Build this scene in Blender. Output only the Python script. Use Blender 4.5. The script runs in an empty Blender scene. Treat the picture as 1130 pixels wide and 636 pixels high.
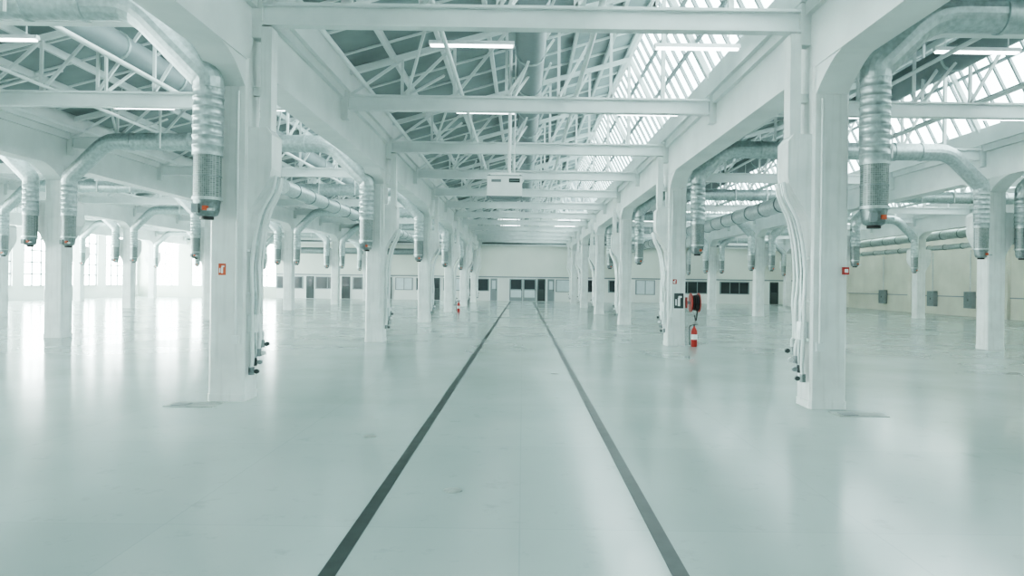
import bpy, math, random
from mathutils import Vector, Matrix
random.seed(4)
scene=bpy.context.scene
H=1.7
# ---------------------------------------------------------------- materials
def nt(name):
    m=bpy.data.materials.new(name); m.use_nodes=True
    n=m.node_tree; b=n.nodes['Principled BSDF']
    return m,n,b
def mat(name,col,rough=.5,metal=0,var=.06,scale=3,bump=0.0,spec=.5):
    m,n,b=nt(name)
    tc=n.nodes.new('ShaderNodeTexCoord'); no=n.nodes.new('ShaderNodeTexNoise')
    no.inputs['Scale'].default_value=scale; no.inputs['Detail'].default_value=4
    n.links.new(tc.outputs['Object'],no.inputs['Vector'])
    r=n.nodes.new('ShaderNodeValToRGB')
    r.color_ramp.elements[0].position=.3; r.color_ramp.elements[1].position=.7
    r.color_ramp.elements[0].color=(*[max(0,c*(1-var)) for c in col],1)
    r.color_ramp.elements[1].color=(*[min(1,c*(1+var*.5)) for c in col],1)
    n.links.new(no.outputs['Fac'],r.inputs['Fac']); n.links.new(r.outputs['Color'],b.inputs['Base Color'])
    b.inputs['Roughness'].default_value=rough; b.inputs['Metallic'].default_value=metal
    b.inputs['Specular IOR Level'].default_value=spec
    if bump:
        bp=n.nodes.new('ShaderNodeBump'); bp.inputs['Strength'].default_value=bump; bp.inputs['Distance'].default_value=.01
        n.links.new(no.outputs['Fac'],bp.inputs['Height']); n.links.new(bp.outputs['Normal'],b.inputs['Normal'])
    return m
def emis(name,col,s):
    m,n,b=nt(name); b.inputs['Base Color'].default_value=(*col,1)
    b.inputs['Emission Color'].default_value=(*col,1); b.inputs['Emission Strength'].default_value=s
    return m
def pane(name,tint,gloss=.08):
    m=bpy.data.materials.new(name); m.use_nodes=True; n=m.node_tree; n.nodes.clear()
    o=n.nodes.new('ShaderNodeOutputMaterial'); mx=n.nodes.new('ShaderNodeMixShader')
    t=n.nodes.new('ShaderNodeBsdfTransparent'); g=n.nodes.new('ShaderNodeBsdfGlossy')
    t.inputs['Color'].default_value=(*tint,1); g.inputs['Roughness'].default_value=.1
    mx.inputs[0].default_value=gloss
    n.links.new(t.outputs[0],mx.inputs[1]); n.links.new(g.outputs[0],mx.inputs[2]); n.links.new(mx.outputs[0],o.inputs[0])
    return m
WHITE=mat('white_paint',(.77,.81,.795),.42,scale=2.2,var=.12,bump=.1)
def grime(m):
    n=m.node_tree; b=n.nodes['Principled BSDF']; L=n.links
    src=b.inputs['Base Color'].links[0].from_socket
    tc=n.nodes.new('ShaderNodeTexCoord'); mp=n.nodes.new('ShaderNodeMapping'); mp.inputs['Scale'].default_value=(9,9,.7)
    no=n.nodes.new('ShaderNodeTexNoise'); no.inputs['Scale'].default_value=1.3; no.inputs['Detail'].default_value=5
    L.new(tc.outputs['Object'],mp.inputs[0]); L.new(mp.outputs[0],no.inputs['Vector'])
    r=n.nodes.new('ShaderNodeValToRGB'); r.color_ramp.elements[0].position=.3; r.color_ramp.elements[1].position=.5
    r.color_ramp.elements[0].color=(.80,.81,.79,1); r.color_ramp.elements[1].color=(1,1,1,1)
    L.new(no.outputs['Fac'],r.inputs['Fac'])
    mx=n.nodes.new('ShaderNodeMixRGB'); mx.blend_type='MULTIPLY'; mx.inputs[0].default_value=.7
    L.new(src,mx.inputs[1]); L.new(r.outputs[0],mx.inputs[2]); L.new(mx.outputs[0],b.inputs['Base Color'])
grime(WHITE)
BEAMW=mat('white_beam_paint',(.74,.785,.77),.5,scale=1.2,var=.10)
STEELW=mat('white_steel_paint',(.77,.82,.81),.4,var=.06)
ROOF=mat('roof_deck_paint',(.31,.36,.36),.7,scale=.8,var=.25)
GALV=mat('galvanised_steel',(.50,.57,.57),.44,metal=.7,scale=14,var=.22)
GALVD=mat('galvanised_dark',(.26,.31,.31),.45,metal=.7,scale=20,var=.3)
DKGREY=mat('dark_grey_paint',(.05,.065,.065),.5)
MIDGREY=mat('mid_grey_paint',(.24,.28,.285),.5)
RED=mat('red_enamel',(.42,.02,.015),.35)
ORANGE=mat('orange_red_plastic',(.55,.10,.04),.4)
BLACK=mat('black_rubber',(.015,.017,.017),.5)
CREAM=mat('cream_wall_paint',(.69,.73,.67),.6,scale=.5,var=.06)
CREAMR=mat('cream_wall_aged',(.60,.62,.53),.7,scale=.6,var=.15)
WALLW=mat('white_wall_paint',(.76,.79,.76),.6,scale=.5,var=.05)
BRICK=mat('lamp_white',(.85,.88,.88),.4)
LAMP=emis('fluorescent_tube_glow',(.9,1,1),6.0)
GLASSD=mat('dark_glass',(.04,.05,.055),.12)
GLASSL=mat('pale_glass',(.62,.70,.72),.15)
PANE=pane('skylight_glass',(.76,.85,.85))
WPANE=pane('window_glass',(.97,1,.97))
STAIN=mat('floor_stain',(.36,.40,.38),.5,scale=6,var=.4)
LINE=mat('dark_floor_paint',(.03,.043,.04),.4,scale=5,var=.4)

def mesh_mat():
    m,n,b=nt('perforated_duct_mesh')
    tc=n.nodes.new('ShaderNodeTexCoord'); br=n.nodes.new('ShaderNodeTexBrick')
    mp=n.nodes.new('ShaderNodeMapping'); mp.inputs['Rotation'].default_value=(math.radians(90),0,0)
    br.inputs['Scale'].default_value=12; br.offset=0
    br.inputs['Color1'].default_value=(.13,.16,.16,1); br.inputs['Color2'].default_value=(.22,.26,.25,1)
    br.inputs['Mortar'].default_value=(.36,.41,.40,1); br.inputs['Mortar Size'].default_value=.025
    br.inputs['Brick Width'].default_value=.3; br.inputs['Row Height'].default_value=.3
    n.links.new(tc.outputs['Object'],mp.inputs[0]); n.links.new(mp.outputs[0],br.inputs['Vector'])
    n.links.new(br.outputs['Color'],b.inputs['Base Color'])
    b.inputs['Roughness'].default_value=.45; b.inputs['Metallic'].default_value=.4
    return m
MESH=mesh_mat()
def floor_mat():
    m,n,b=nt('epoxy_concrete_floor'); L=n.links
    tc=n.nodes.new('ShaderNodeTexCoord')
    a=n.nodes.new('ShaderNodeTexNoise'); a.inputs['Scale'].default_value=.45; a.inputs['Detail'].default_value=4
    c=n.nodes.new('ShaderNodeTexNoise'); c.inputs['Scale'].default_value=1.2; c.inputs['Detail'].default_value=2
    e=n.nodes.new('ShaderNodeTexNoise'); e.inputs['Scale'].default_value=3.2; e.inputs['Detail'].default_value=9; e.inputs['Roughness'].default_value=.7
    for q in (a,c,e): L.new(tc.outputs['Object'],q.inputs['Vector'])
    r=n.nodes.new('ShaderNodeValToRGB'); r.color_ramp.elements[0].position=.3; r.color_ramp.elements[1].position=.7
    r.color_ramp.elements[0].color=(.38,.452,.432,1); r.color_ramp.elements[1].color=(.43,.50,.48,1)
    L.new(a.outputs['Fac'],r.inputs['Fac'])
    r2=n.nodes.new('ShaderNodeValToRGB'); r2.color_ramp.elements[0].position=.30; r2.color_ramp.elements[1].position=.42
    r2.color_ramp.elements[0].color=(.86,.87,.86,1); r2.color_ramp.elements[1].color=(1,1,1,1)
    L.new(e.outputs['Fac'],r2.inputs['Fac'])
    mx=n.nodes.new('ShaderNodeMixRGB'); mx.blend_type='MULTIPLY'; mx.inputs[0].default_value=1
    L.new(r.outputs[0],mx.inputs[1]); L.new(r2.outputs[0],mx.inputs[2])
    br=n.nodes.new('ShaderNodeTexBrick'); br.offset=0; br.inputs['Scale'].default_value=1
    br.inputs['Color1'].default_value=(1,1,1,1); br.inputs['Color2'].default_value=(.95,.955,.955,1)
    br.inputs['Mortar'].default_value=(.90,.91,.91,1); br.inputs['Mortar Size'].default_value=.006
    br.inputs['Brick Width'].default_value=2.45; br.inputs['Row Height'].default_value=2.5
    L.new(tc.outputs['Object'],br.inputs['Vector'])
    m2=n.nodes.new('ShaderNodeMixRGB'); m2.blend_type='MULTIPLY'; m2.inputs[0].default_value=1
    L.new(mx.outputs[0],m2.inputs[1]); L.new(br.outputs['Color'],m2.inputs[2]); L.new(m2.outputs[0],b.inputs['Base Color'])
    mr=n.nodes.new('ShaderNodeMapRange'); mr.inputs['From Min'].default_value=.3; mr.inputs['From Max'].default_value=.7
    mr.inputs['To Min'].default_value=.13; mr.inputs['To Max'].default_value=.19
    L.new(a.outputs['Fac'],mr.inputs['Value']); L.new(mr.outputs[0],b.inputs['Roughness'])
    b.inputs['Specular IOR Level'].default_value=.75
    bp=n.nodes.new('ShaderNodeBump'); bp.inputs['Strength'].default_value=.05; bp.inputs['Distance'].default_value=.02
    L.new(c.outputs['Fac'],bp.inputs['Height']); L.new(bp.outputs['Normal'],b.inputs['Normal'])
    return m
FLOOR=floor_mat()

# ---------------------------------------------------------------- mesh builder
class MB:
    def __init__(s): s.v=[];s.f=[];s.m=[];s.mats=[];s.sm=[]
    def mi(s,m):
        if m not in s.mats: s.mats.append(m)
        return s.mats.index(m)
    def add(s,vs,fs,m,smooth=False):
        o=len(s.v); s.v+= [tuple(v) for v in vs]; k=s.mi(m)
        for f in fs: s.f.append([i+o for i in f]); s.m.append(k); s.sm.append(smooth)
    def box(s,x0,x1,y0,y1,z0,z1,m):
        if x0>x1:x0,x1=x1,x0
        if y0>y1:y0,y1=y1,y0
        if z0>z1:z0,z1=z1,z0
        vs=[(x0,y0,z0),(x1,y0,z0),(x1,y1,z0),(x0,y1,z0),(x0,y0,z1),(x1,y0,z1),(x1,y1,z1),(x0,y1,z1)]
        s.add(vs,[(0,3,2,1),(4,5,6,7),(0,1,5,4),(1,2,6,5),(2,3,7,6),(3,0,4,7)],m)
    def prism(s,prof,axis,a,b,m):
        def P(p,t):
            return (p[0],t,p[1]) if axis=='y' else ((t,p[0],p[1]) if axis=='x' else (p[0],p[1],t))
        n=len(prof); vs=[P(p,a) for p in prof]+[P(p,b) for p in prof]
        fs=[list(range(n))[::-1],list(range(n,2*n))]+[(i,(i+1)%n,n+(i+1)%n,n+i) for i in range(n)]
        s.add(vs,fs,m)
    def bar(s,p,q,w,h,m):
        p=Vector(p);q=Vector(q);d=(q-p).normalized()
        u=d.cross(Vector((0,1,0)))
        if u.length<.01:u=d.cross(Vector((0,0,1)))
        u.normalize(); v=d.cross(u)
        vs=[]
        for c in (p,q):
            for a,b in((-1,-1),(1,-1),(1,1),(-1,1)): vs.append(c+u*a*h/2+v*b*w/2)
        s.add(vs,[(0,3,2,1),(4,5,6,7),(0,1,5,4),(1,2,6,5),(2,3,7,6),(3,0,4,7)],m)
    def tube(s,path,r,m,n=14,cap=True,smooth=True):
        path=[Vector(p) for p in path]
        R=r if isinstance(r,(list,tuple)) else [r]*len(path)
        t=[]
        for i in range(len(path)):
            a=path[max(0,i-1)];b=path[min(len(path)-1,i+1)]
            d=(b-a)
            t.append(d.normalized() if d.length>1e-9 else Vector((0,0,1)))
        u=t[0].cross(Vector((0,1,0)))
        if u.length<.1:u=t[0].cross(Vector((1,0,0)))
        u.normalize(); vs=[]
        for i,p in enumerate(path):
            u=(u-t[i]*u.dot(t[i])).normalized(); w=t[i].cross(u)
            for k in range(n):
                a=2*math.pi*k/n; vs.append(p+(u*math.cos(a)+w*math.sin(a))*R[i])
        fs=[]
        for i in range(len(path)-1):
            for k in range(n):
                fs.append((i*n+k,i*n+(k+1)%n,(i+1)*n+(k+1)%n,(i+1)*n+k))
        s.add(vs,fs,m,smooth)
        if cap:
            s.add(vs[:n],[list(range(n))[::-1]],m); s.add(vs[-n:],[list(range(n))],m)
    def mesh(s,name):
        me=bpy.data.meshes.new(name); me.from_pydata(s.v,[],s.f); 
        for m in s.mats: me.materials.append(m)
        me.polygons.foreach_set('material_index',s.m); me.polygons.foreach_set('use_smooth',s.sm)
        me.update(); return me
    def obj(s,name,loc=(0,0,0)):
        return place(s.mesh(name),name,loc)
def place(me,name,loc=(0,0,0),rz=0,parent=None):
    o=bpy.data.objects.new(name,me); o.location=loc; o.rotation_euler[2]=rz
    scene.collection.objects.link(o)
    if parent:o.parent=parent
    return o
def fillet(path,r,n=4):
    path=[Vector(p) for p in path]; out=[path[0]]
    for i in range(1,len(path)-1):
        a,b,c=path[i-1],path[i],path[i+1]
        d1=(a-b).normalized();d2=(c-b).normalized()
        rr=min(r,(a-b).length*.45,(c-b).length*.45)
        p=b+d1*rr;q=b+d2*rr
        for k in range(n+1):
            s=k/n; out.append(p*(1-s)**2+b*2*s*(1-s)+q*s*s)
    out.append(path[-1]); return out

# ---------------------------------------------------------------- grid
ROWS=[-30.8,-21.9,-13.0,-4.1,4.25,13.1,22.0]
XL,XR=-35.0,27.0
Y0,Y1=-6.0,66.0
CY=[.3+10*k for k in range(7)]
TY=[-4.7+5*k for k in range(15)]
ZB,ZT=4.75,5.7
EZ=6.15; RZ=8.2

b=MB(); b.box(XL-.3,XR+.3,Y0-.3,Y1+.3,-.2,0,FLOOR); b.obj('floor')
b=MB()
b.box(-1.155,-1.055,Y0,Y1-.2,.0,.004,LINE); b.obj('floor_marking_line')
b=MB(); b.box(.894,.994,Y0,Y1-.2,.0,.004,LINE); b.obj('floor_marking_line')

# columns
def column_mesh(sg,both=False):
    b=MB(); w=.25; c=.03
    prof=[(-w+c,-w),(w-c,-w),(w,-w+c),(w,w-c),(w-c,w),(-w+c,w),(-w,w-c),(-w,-w+c)]
    b.prism(prof,'z',0,ZB+.02,WHITE)
    b.prism([(p[0]*1.04,p[1]*1.04) for p in prof],'z',0,.1,WHITE)
    for g in ((sg,-sg) if both else (sg,)):
        pts=[(g*.24,2.45)]
        for k in range(7):
            t=k/6; pts.append((g*(.25+.33*(t*t*(3-2*t))),2.5+.75*t))
        pts+= [(g*.58,3.72),(g*.50,3.82),(g*.24,3.82)]
        b.prism(pts,'y',-.21,.21,WHITE)
        if not both:
            b.box(g*.38,g*.53,-.12,.12,3.8,ZB+.5,WHITE)
            b.box(g*.2,g*.45,-.05,.05,4.3,4.42,WHITE)
    return b.mesh('column')
cmL=column_mesh(1); cmR=column_mesh(-1); cmB=column_mesh(1,True)
for i,x in enumerate(ROWS):
    me=cmL if x==-4.1 else cmR if x==4.25 else cmB
    for y in CY: place(me,'column',(x,y,0))

# longitudinal beams with haunches
for x in ROWS:
    b=MB(); w=.24
    b.box(x-w,x+w,Y0,Y1,ZB,ZT,BEAMW)
    b.box(x-w-.08,x+w+.08,Y0,Y1,ZT-.18,ZT,BEAMW)
    b.box(x-w-.16,x+w+.16,Y0,Y1,ZT,EZ,BEAMW)
    for y in CY:
        for g in (1,-1):
            pts=[(y+g*.2,ZB+.01),(y+g*.2,ZB-.42)]
            for k in range(6):
                t=k/5; pts.append((y+g*(.25+.8*t),ZB-.38*(1-t)**1.6))
            b.prism(pts,'x',x-w+.02,x+w-.02,BEAMW)
    for y in TY: b.box(x-w-.14,x+w+.14,y-.1,y+.1,ZB+.35,ZT-.01,BEAMW)
    b.obj('ceiling_beam')

# roof bays
EDGES=[XL]+ROWS+[XR]
BAYS=[(EDGES[i],EDGES[i+1]) for i in range(len(EDGES)-1)]
for a,c in BAYS:
    s=(c-a)
    rx=c-1.35
    rz=EZ+(RZ-EZ)*min(1,s/8)
    b=MB()
    b.prism([(a,EZ-.02),(rx,rz),(rx,rz+.12),(a,EZ+.1)],'y',Y0,Y1,ROOF)
    n=7
    for k in range(n):
        t=(k+.3)/n; x=a+(rx-a)*t; z=EZ+(rz-EZ)*t
        b.box(x-.04,x+.04,Y0,Y1,z-.17,z-.01,STEELW)
    y=Y0+.6
    while y<Y1:
        b.bar((a,y,EZ-.03),(rx,y,rz-.03),.06,.05,STEELW); y+=1.25
    b.obj('ceiling')
    b=MB()
    b.box(rx-.1,rx+.1,Y0,Y1,rz-.12,rz+.1,STEELW)
    ex=c-.3
    b.add([(rx,Y0,rz),(rx,Y1,rz),(ex,Y1,EZ),(ex,Y0,EZ)],[(0,1,2,3)],PANE)
    y=Y0
    while y<=Y1:
        b.bar((rx,y,rz),(ex,y,EZ),.06,.07,MIDGREY); y+=.62
    for t in (.33,.66):
        x=rx+(ex-rx)*t; z=rz+(EZ-rz)*t; b.box(x-.03,x+.03,Y0,Y1,z-.05,z+.03,MIDGREY)
    b.obj('window_skylight')

# trusses: one object per frame line
for y in TY:
    b=MB()
    for a,c in BAYS:
        s=c-a; rx=c-1.35; rz=EZ+(RZ-EZ)*min(1,s/8)
        x0=a+.2; x1=c-.2
        b.box(x0,x1,y-.09,y+.09,5.57,5.61,STEELW); b.box(x0,x1,y-.09,y+.09,5.29,5.33,STEELW)
        b.box(x0,x1,y-.015,y+.015,5.33,5.57,STEELW)
        b.bar((x0,y,EZ-.1),(rx,y,rz-.22),.1,.12,STEELW)
        b.bar((rx,y,rz-.15),(x1-.15,y,EZ-.1),.1,.12,STEELW)
        b.bar((rx,y,rz-.2),(rx,y,5.6),.08,.08,STEELW)
        N=6 if s>6 else 3
        xs=[x0+.2+(rx-x0-.2)*k/N for k in range(N+1)]
        for k in range(N):
            za=EZ-.15+(rz-EZ-.1)*(xs[k]-x0)/(rx-x0); zb=EZ-.15+(rz-EZ-.1)*(xs[k+1]-x0)/(rx-x0)
            if k: b.bar((xs[k],y,5.6),(xs[k],y,za),.05,.06,STEELW)
            b.bar((xs[k],y,5.6),(xs[k+1],y,zb),.05,.06,STEELW)
        mid=a+(rx-a)*.55
        for g in (1,-1):
            zz=EZ+(rz-EZ)*.55-.15
            b.bar((mid,y,5.6),(mid+.9,y+g*1.6,zz+.25),.045,.05,STEELW)
            b.bar((a+1.6,y,5.6),(a+2.2,y+g*1.6,EZ+.35),.045,.05,STEELW)
    b.obj('roof_truss')

for a,c in BAYS:
    b=MB()
    for fx,z,r in ((.10,5.70,.045),(.33,5.68,.04),(.62,5.68,.05)):
        x=a+(c-a)*fx; b.tube([(x,Y0+.1,z),(x,Y1-.1,z)],r,STEELW,8)
    b.obj('service_pipes')

for x in (.1,-8.5,8.9):
    b=MB(); b.tube([(x,12,6.5),(x,Y1-.3,6.5)],.3,MIDGREY,16)
    y=12.5
    while y<65: b.tube([(x,y-.04,6.5),(x,y+.04,6.5)],.325,GALV,16); y+=2.5
    b.obj('roof_ventilation_duct')

# ---------------------------------------------------------------- ventilation ducts
def drop(b,x,y,detail=True):
    b.tube([(x,y,2.78),(x,y,3.38)],.18,MESH,20)
    for z in (2.78,3.38): b.tube([(x,y,z-.02),(x,y,z+.02)],.2,GALV,20)
    b.tube([(x,y,3.07),(x,y,3.09)],.187,GALVD,20)
    b.tube([(x,y,2.54),(x,y,2.56),(x,y,2.62),(x,y,2.7),(x,y,2.77)],[.1,.14,.16,.165,.18],GALVD,16)
    b.tube([(x,y,2.5),(x,y,2.55)],.09,BLACK,14)
    b.box(x+.02,x+.08,y-.2,y-.14,2.61,2.67,ORANGE); b.box(x-.13,x-.04,y-.19,y-.14,2.58,2.7,MIDGREY)
    b.tube([(x+.08,y-.17,2.62),(x+.18,y-.2,2.62)],.02,GALV,8)
def duct_mesh(xa,xb,y,za=4.4,zb=4.4):
    b=MB()
    g=1 if xb>xa else -1
    z0=3.38; zt=5.42
    drop(b,xa,y); drop(b,xb,y)
    for x,zz,gg in ((xa,za,g),(xb,zb,-g)):
        P=[];R=[];z=z0
        while z<zz-.16:
            P+= [(x,y,z),(x,y,z+.1),(x,y,z+.105),(x,y,z+.125)]; R+=[.195,.195,.205,.205]; z+=.13
        b.tube(P,R,GALV,20,smooth=True)
        path=fillet([(x,y,z-.06),(x,y,zz),(x+gg*(zt-zz),y,zt),(x+gg*1.7,y,zt)],.3,3)
        rr=[.195+.04*min(1,i/(len(path)-1)) for i in range(len(path))]
        b.tube(path,rr,GALV,18,smooth=False)
    b.tube([(xa+g*1.65,y,zt),(xb-g*1.65,y,zt)],.235,GALV,20)
    n=6
    for k in range(n+1):
        x=xa+g*1.7+(xb-xa-g*3.4)*k/n
        b.tube([(x-.03,y,zt),(x+.03,y,zt)],.255,GALV,20)
    for x in (xa+g*2.6,xb-g*2.6,(xa+xb)/2):
        b.box(x-.015,x+.015,y-.27,y-.24,5.2,5.95,STEELW)
    return b
for k,y in enumerate(CY):
    duct_mesh(-4.3,-12.45,y-.46).obj('ventilation_duct')
    duct_mesh(4.77,12.55,y-.42,4.68,4.5).obj('ventilation_duct')
    if k>=2:
        duct_mesh(-13.5,-21.4,y-.46).obj('ventilation_duct')
        duct_mesh(13.65,21.5,y-.46).obj('ventilation_duct')
    if k>=4: duct_mesh(-22.4,-30.3,y-.46).obj('ventilation_duct')
for x,z,r in ((-8.0,4.78,.25),(9.6,4.75,.3),(26.2,5.0,.28),(26.3,4.25,.16)):
    b=MB(); b.tube([(x,24 if x<20 else 10,z),(x,Y1-.2,z)],r,GALV,18)
    y=25.2 if x<20 else 11
    while y<65: b.tube([(x,y-.03,z),(x,y+.03,z)],r+.025,GALVD,18); y+=1.8
    b.obj('supply_air_duct')

# ---------------------------------------------------------------- pipes on columns
def pipes(g,seed):
    random.seed(seed); b=MB()
    x0=g*.255
    for i,(dy,r) in enumerate(((-.16,.026),(-.08,.02),(.02,.03),(.12,.022))):
        o=.05+.014*i
        P=[(x0+g*(.37),dy,3.15),(x0+g*.34,dy,2.95),(x0+g*(.17+.01*i),dy,2.65),(x0+g*(.09+.012*i),dy,2.3),(x0+g*o,dy,1.9)]
        z=1.7
        while z>.75:
            P.append((x0+g*(o+random.uniform(-.008,.03)),dy+random.uniform(-.015,.015),z)); z-=.25
        ze=.45+.12*i
        P+= [(x0+g*(o+.03),dy,ze+.12),(x0+g*(o+.015),dy,ze)]
        b.tube(fillet(P,.12,3),r,(STEELW,GALV,STEELW,STEELW)[i],10)
        b.tube([(x0+g*(o+.015),dy,ze-.09),(x0+g*(o+.015),dy,ze+.02)],r+.016,(GALVD,DKGREY,MIDGREY,GALVD)[i],10)
        b.tube([(x0+g*(o+.01),dy,ze-.04),(x0+g*(o+.09),dy,ze-.04)],.016,GALVD,8)
        b.tube([(x0+g*(o+.09),dy-.02,ze-.04),(x0+g*(o+.09),dy+.02,ze-.04)],.034,(DKGREY,MIDGREY,BRICK,DKGREY)[i],10)
    for z in (2.1,1.5,.95): b.box(x0,x0+g*.03,-.2,.18,z-.02,z+.02,STEELW)
    b.box(x0,x0+g*.10,-.15,.1,.95,1.2,STEELW)
    b.tube([(x0-g*.12,-.275,.9),(x0-g*.12,-.275,4.3)],.018,STEELW,8)
    b.box(x0-g*.17,x0-g*.07,-.30,-.255,.8,.92,STEELW)
    return b.mesh('utility_pipes')
for k,y in enumerate(CY):
    place(pipes(1,k),'utility_pipes',(-4.1,y,0)); place(pipes(-1,k+20),'utility_pipes',(4.25,y,0))
for x,y in ((-4.35,9.72),(4.55,9.65)):
    b=MB(); b.box(-.38,.28,-.16,.2,0.0,.006,STAIN); b.box(-.3,-.1,-.1,.1,.006,.012,MIDGREY); b.obj('floor_cover_plate',(x,y,0))
for x,y in ((-1.65,7.9),(.62,13.6),(-.55,5.9),(6.2,8.6)):
    b=MB(); b.tube([(0,0,0),(0,0,.004)],.075,STAIN,20); b.tube([(0,0,.004),(0,0,.006)],.04,STAIN,20); b.obj('floor_socket_cap',(x,y,0))

# ---------------------------------------------------------------- signs and fire gear
def sign(x,y,z,w,h,m,pm=BRICK,name='fire_extinguisher_sign'):
    b=MB(); b.box(-w/2,w/2,-.006,0,-h/2,h/2,m)
    b.box(-w*.12,w*.14,-.009,-.006,-h*.35,h*.2,pm); b.box(-w*.06,w*.3,-.009,-.006,h*.2,h*.32,pm); b.box(-w*.38,-w*.22,-.009,-.006,-h*.3,h*.1,pm)
    b.obj(name,(x,y,z))
sign(-4.17,10.05,1.83,.10,.16,ORANGE)
sign(4.32,20.05,1.25,.26,.42,DKGREY,BRICK,'safety_notice_sign')
sign(4.2,20.05,1.78,.11,.13,RED)
def extinguisher(loc,s=1,wall=False):
    b=MB()
    b.tube([(0,0,0),(0,0,.03),(0,0,.42),(0,0,.49),(0,0,.53),(0,0,.56)],[.075,.085,.085,.06,.03,.025],RED,18)
    b.tube([(0,0,.56),(0,0,.62)],.02,BLACK,10); b.box(-.015,.1,-.015,.015,.6,.62,BLACK); b.box(-.015,.09,-.015,.015,.64,.655,BLACK)
    b.tube(fillet([(-.02,0,.6),(-.13,0,.58),(-.13,0,.25),(-.12,0,.12)],.06,4),.013,BLACK,8)
    b.tube([(-.12,0,.15),(-.12,0,.05)],[.015,.028],BLACK,8)
    b.tube([(0,0,.2),(0,0,.34)],.0865,BRICK,18)
    o=b.obj('fire_extinguisher',loc); o.scale=(s,s,s); return o
def reel(loc):
    b=MB()
    b.tube([(-.12,0,0),(-.1,0,0)],.27,RED,28); b.tube([(.10,0,0),(.12,0,0)],.27,RED,28)
    for k in range(4):
        r=.20+.012*k
        b.tube([(-.09+.05*k,.0,0),(-.05+.05*k,0,0)],r,BLACK,24)
    b.tube([(-.24,0,0),(.16,0,0)],.045,GALVD,12)
    b.box(-.26,-.22,-.1,.1,-.15,.15,RED)
    b.tube(fillet([(.02,-.2,0),(.02,-.25,-.3),(.02,-.1,-.55),(.02,.05,-.35)],.15,4),.018,BLACK,8)
    o=b.obj('fire_hose_reel',loc); return o
reel((4.79,20.2,1.2))
extinguisher((4.72,19.9,0))
for x,y in ((-13.4,40.8),(-3.6,40.8)):
    extinguisher((x,y,0))
b=MB(); b.box(-.04,.04,-.05,0,-.05,.05,RED); b.box(-.025,.025,-.055,-.05,-.025,.025,BRICK); b.obj('fire_alarm_call_point',(4.46,10.05,1.92))

# ---------------------------------------------------------------- hanging heater
b=MB()
HB=mat('heater_enamel_white',(.92,.93,.92),.35)
b.box(-.4,.4,-.3,.3,-.25,.22,HB)
b.box(-.41,.41,-.31,.31,-.275,-.25,MIDGREY)
b.prism([(-.36,-.275),(.36,-.275),(.28,-.32),(-.28,-.32)],'y',-.25,.25,MIDGREY)
b.box(.10,.35,-.312,-.3,.06,.15,DKGREY); b.box(.12,.33,-.318,-.312,.10,.108,GALV)
b.box(-.30,-.08,-.312,-.3,.07,.13,MIDGREY)
b.box(-.405,.405,-.305,-.3,.21,.222,MIDGREY)
for x in (-.36,.36):
    b.box(x-.02,x+.02,-.02,.02,.22,.3,MIDGREY)
b.box(-.38,.38,-.03,.03,.28,.32,HB)
b.tube([(.1,0,.3),(.1,0,3.2)],.04,HB,12); b.tube([(.22,0,.3),(.22,0,3.2)],.015,HB,8)
b.obj('suspended_unit_heater',(-.45,16.9,3.93))

# ---------------------------------------------------------------- fluorescent lights
def lamp(b,x,y,z):
    b.prism([(y-.06,z),(y+.06,z),(y+.04,z+.07),(y-.04,z+.07)],'x',x-.75,x+.75,BRICK)
    b.tube([(x-.72,y-.03,z-.02),(x+.72,y-.03,z-.02)],.014,LAMP,8); b.tube([(x-.72,y+.03,z-.02),(x+.72,y+.03,z-.02)],.014,LAMP,8)
    for d in (-.55,.55): b.box(x+d-.008,x+d+.008,y-.008,y+.008,z+.07,z+.5,STEELW)
for a,c in BAYS:
    for off in (1.25,5.2):
        if c-off-.8<a: continue
        b=MB()
        for k in range(14): lamp(b,c-off,-2.3+5*k,5.85)
        b.obj('fluorescent_light_row')

# ---------------------------------------------------------------- walls
ZW=8.5
b=MB()
BW=[(-33.9,-31.4),(-30.2,-26.6),(-26.0,-22.5)]
b.box(-22.5,XR+.3,Y1,Y1+.3,0,ZW,CREAM)
b.box(XL-.3,-22.5,Y1,Y1+.3,0,1.0,CREAM); b.box(XL-.3,-22.5,Y1,Y1+.3,5.0,ZW,CREAM)
ex=[XL-.3]+[v for w in BW for v in w]
for i in range(0,len(ex)-1,2): b.box(ex[i],ex[i+1],Y1,Y1+.3,1.0,5.0,CREAM)
b.box(-22.4,XR,Y1-.06,Y1,0,2.12,WALLW); b.obj('wall_back')
n=0
for x0,x1 in BW:
    n+=1; b=MB()
    b.add([(x0,Y1+.15,1),(x1,Y1+.15,1),(x1,Y1+.15,5),(x0,Y1+.15,5)],[(0,1,2,3)],WPANE)
    for k in range(5):
        x=x0+(x1-x0)*k/4; b.box(x-.03,x+.03,Y1+.1,Y1+.2,1,5,STEELW)
    for z in (1.03,2,3,4,4.97): b.box(x0,x1,Y1+.1,Y1+.2,z-.03,z+.03,STEELW)
    b.obj('window_%d'%n)
b=MB(); b.box(-22.4,XR,Y1-.12,Y1,2.12,2.24,MIDGREY); b.obj('trim_1')
b=MB(); b.box(XL,XR,Y1-.4,Y1,5.02,5.15,STEELW); b.box(XL,XR,Y1-.1,Y1,5.15,5.45,MIDGREY); b.obj('trim_2')
b=MB(); b.box(XL-.3,XR+.3,Y0-.3,Y0,0,ZW,WALLW); b.obj('wall_front')
b=MB(); b.box(XR,XR+.3,Y0-.3,Y1+.3,0,ZW,CREAMR); b.obj('wall_right')
b=MB()
for y in CY: b.box(XR-.2,XR,y-.2,y+.2,0,EZ,CREAMR)
b.box(XR-.05,XR,Y0,Y1,1.15,1.22,MIDGREY); b.obj('trim_3')
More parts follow.
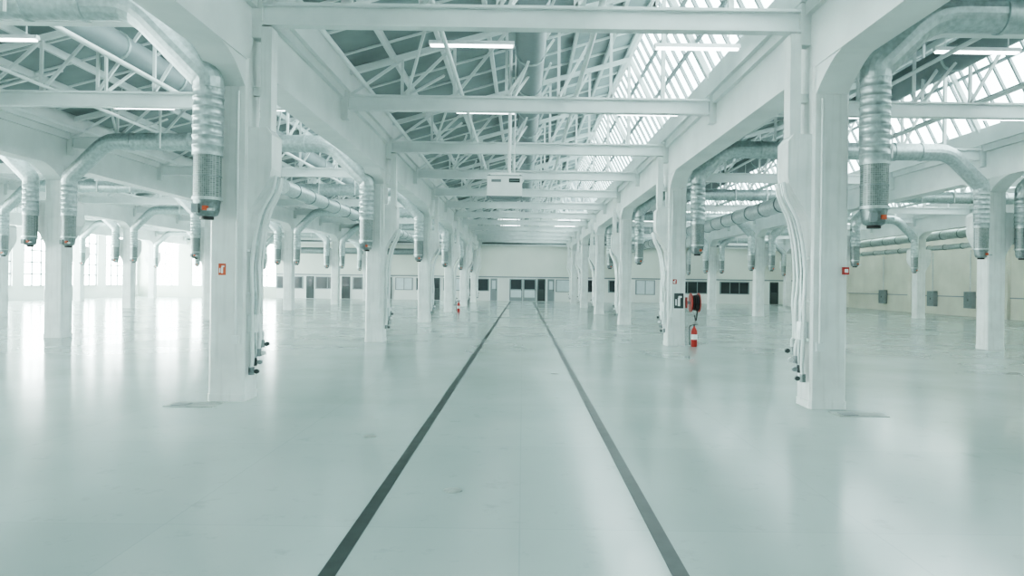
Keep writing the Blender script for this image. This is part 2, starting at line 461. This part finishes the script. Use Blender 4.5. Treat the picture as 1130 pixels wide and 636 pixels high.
for y in (38,43.5,47.5,54):
    b=MB(); b.box(-.25,0,-.4,.4,0,1.0,MIDGREY); b.box(-.26,-.25,-.38,-.01,.05,.95,GALVD); b.box(-.26,-.25,.01,.38,.05,.95,GALVD)
    b.box(-.28,-.26,-.06,-.03,.45,.55,BLACK); b.tube([(-.1,0,1.0),(-.1,0,3.5)],.03,GALV,8)
    b.obj('electrical_cabinet',(XR-.055,y,.5))
b=MB()
b.box(XL-.3,XL,Y0-.3,Y1+.3,0,1.0,WALLW); b.box(XL-.3,XL,Y0-.3,Y1+.3,5.3,ZW,WALLW)
ys=[Y0-.3]+[y for y in CY]+[Y1+.3]
for y in ys: b.box(XL-.3,XL,y-.6,y+.6,1.0,5.3,WALLW)
b.obj('wall_left')
for i in range(len(CY)):
    y0=CY[i]+.6; y1=(CY[i+1]-.6) if i+1<len(CY) else Y1-.3
    n+=1; b=MB()
    b.add([(XL-.15,y0,1),(XL-.15,y1,1),(XL-.15,y1,5.3),(XL-.15,y0,5.3)],[(0,1,2,3)],WPANE)
    m=max(3,int((y1-y0)/.95))
    for k in range(m+1):
        y=y0+(y1-y0)*k/m; b.box(XL-.2,XL-.1,y-.045,y+.045,1,5.3,MIDGREY)
    for z in (1.0,1.85,2.7,3.55,4.4,5.27): b.box(XL-.2,XL-.1,y0,y1,z-.045,z+.045,MIDGREY)
    b.box(XL-.1,XL+.12,y0,y1,.96,1.0,WALLW)
    b.obj('window_%d'%n)
def px(x): return (x-577)/(800/(Y1-.06))
di=0
def door(x0,x1,kind):
    global di; di+=1
    X0,X1=px(x0),px(x1); b=MB(); y=Y1-.06; W=X1-X0
    b.box(X0-.06,X1+.06,y-.06,y,0,2.1,STEELW)
    nl=2 if W>1.2 else 1
    for k in range(nl):
        a=X0+W*k/nl+.02; c=X0+W*(k+1)/nl-.02
        if kind=='dark':
            b.box(a,c,y-.08,y-.06,.02,2.04,DKGREY); b.box(a+.12,c-.12,y-.09,y-.08,1.1,1.9,GLASSD)
        elif kind=='glass':
            b.box(a,c,y-.08,y-.06,.02,2.04,MIDGREY); b.box(a+.12,c-.12,y-.09,y-.08,.35,1.0,GLASSL); b.box(a+.12,c-.12,y-.09,y-.08,1.1,1.95,GLASSD)
        else:
            b.box(a,c,y-.08,y-.06,.02,2.04,MIDGREY); b.box(a+.15,c-.15,y-.09,y-.08,1.1,1.85,GLASSL)
        b.box(c-.1,c-.06,y-.13,y-.09,.95,1.1,BLACK)
    b.obj('door_%d'%di)
def win(x0,x1,m,z0=.95,z1=1.95):
    global n; n+=1
    X0,X1=px(x0),px(x1); b=MB(); y=Y1-.06
    b.box(X0-.07,X1+.07,y-.05,y,z0-.07,z1+.07,MIDGREY)
    k=max(1,round((X1-X0)/.9)); w=(X1-X0)/k
    for i in range(k): b.box(X0+w*i+.04,X0+w*(i+1)-.04,y-.07,y-.05,z0,z1,m)
    b.obj('window_%d'%n)
door(562,592,'glass'); door(593,602,'dark'); door(541,549,'white'); door(475,486,'dark'); door(423,433,'dark')
door(604,612,'white'); door(733,743,'dark'); door(338,347,'dark'); door(377,387,'dark'); door(849,859,'dark'); door(515,523,'dark')
win(437,455,GLASSL); win(527,539,GLASSD); win(614,630,GLASSL); win(640,655,GLASSD); win(672,688,GLASSD); win(702,722,GLASSL,.8,2.0)
win(748,780,GLASSD); win(795,826,GLASSD); win(306,334,GLASSD); win(349,374,GLASSD); win(390,420,GLASSD); win(490,512,GLASSL); win(460,473,GLASSD)
b=MB()
for x in ROWS[2:]: b.box(x-.3,x+.3,Y1-.12,Y1,2.24,4.75,CREAM)
b.obj('trim_4')
b=MB(); b.tube([(-20,Y1-.7,4.35),(-7,Y1-.7,4.35)],.28,GALVD,16); b.obj('supply_air_duct')

# ---------------------------------------------------------------- world: hazy sky, brighter on the sun (left) side
w=bpy.data.worlds.new('hazy_sky'); scene.world=w; w.use_nodes=True
N=w.node_tree; bg=N.nodes['Background']
tc=N.nodes.new('ShaderNodeTexCoord'); sp=N.nodes.new('ShaderNodeSeparateXYZ'); mr=N.nodes.new('ShaderNodeMapRange')
N.links.new(tc.outputs['Generated'],sp.inputs[0]); N.links.new(sp.outputs['X'],mr.inputs['Value'])
mr.interpolation_type='SMOOTHSTEP'
mr.inputs['From Min'].default_value=-1; mr.inputs['From Max'].default_value=.1
mr.inputs['To Min'].default_value=38; mr.inputs['To Max'].default_value=8.5
N.links.new(mr.outputs[0],bg.inputs['Strength'])
bg.inputs['Color'].default_value=(.87,.98,.97,1)

scene.view_settings.view_transform='AgX'
scene.view_settings.look='AgX - Medium High Contrast'
scene.view_settings.exposure=.5

# ---------------------------------------------------------------- camera
cd=bpy.data.cameras.new('camera'); cam=bpy.data.objects.new('camera',cd); scene.collection.objects.link(cam)
cd.sensor_width=36; cd.lens=36*800/1130
cd.shift_x=-12/1130; cd.shift_y=-6/1130
cd.clip_end=300
cam.matrix_world=Matrix.Translation((0,0,H))@Matrix.Rotation(math.radians(90),4,'X')@Matrix.Rotation(math.radians(.75),4,'Z')
scene.camera=cam
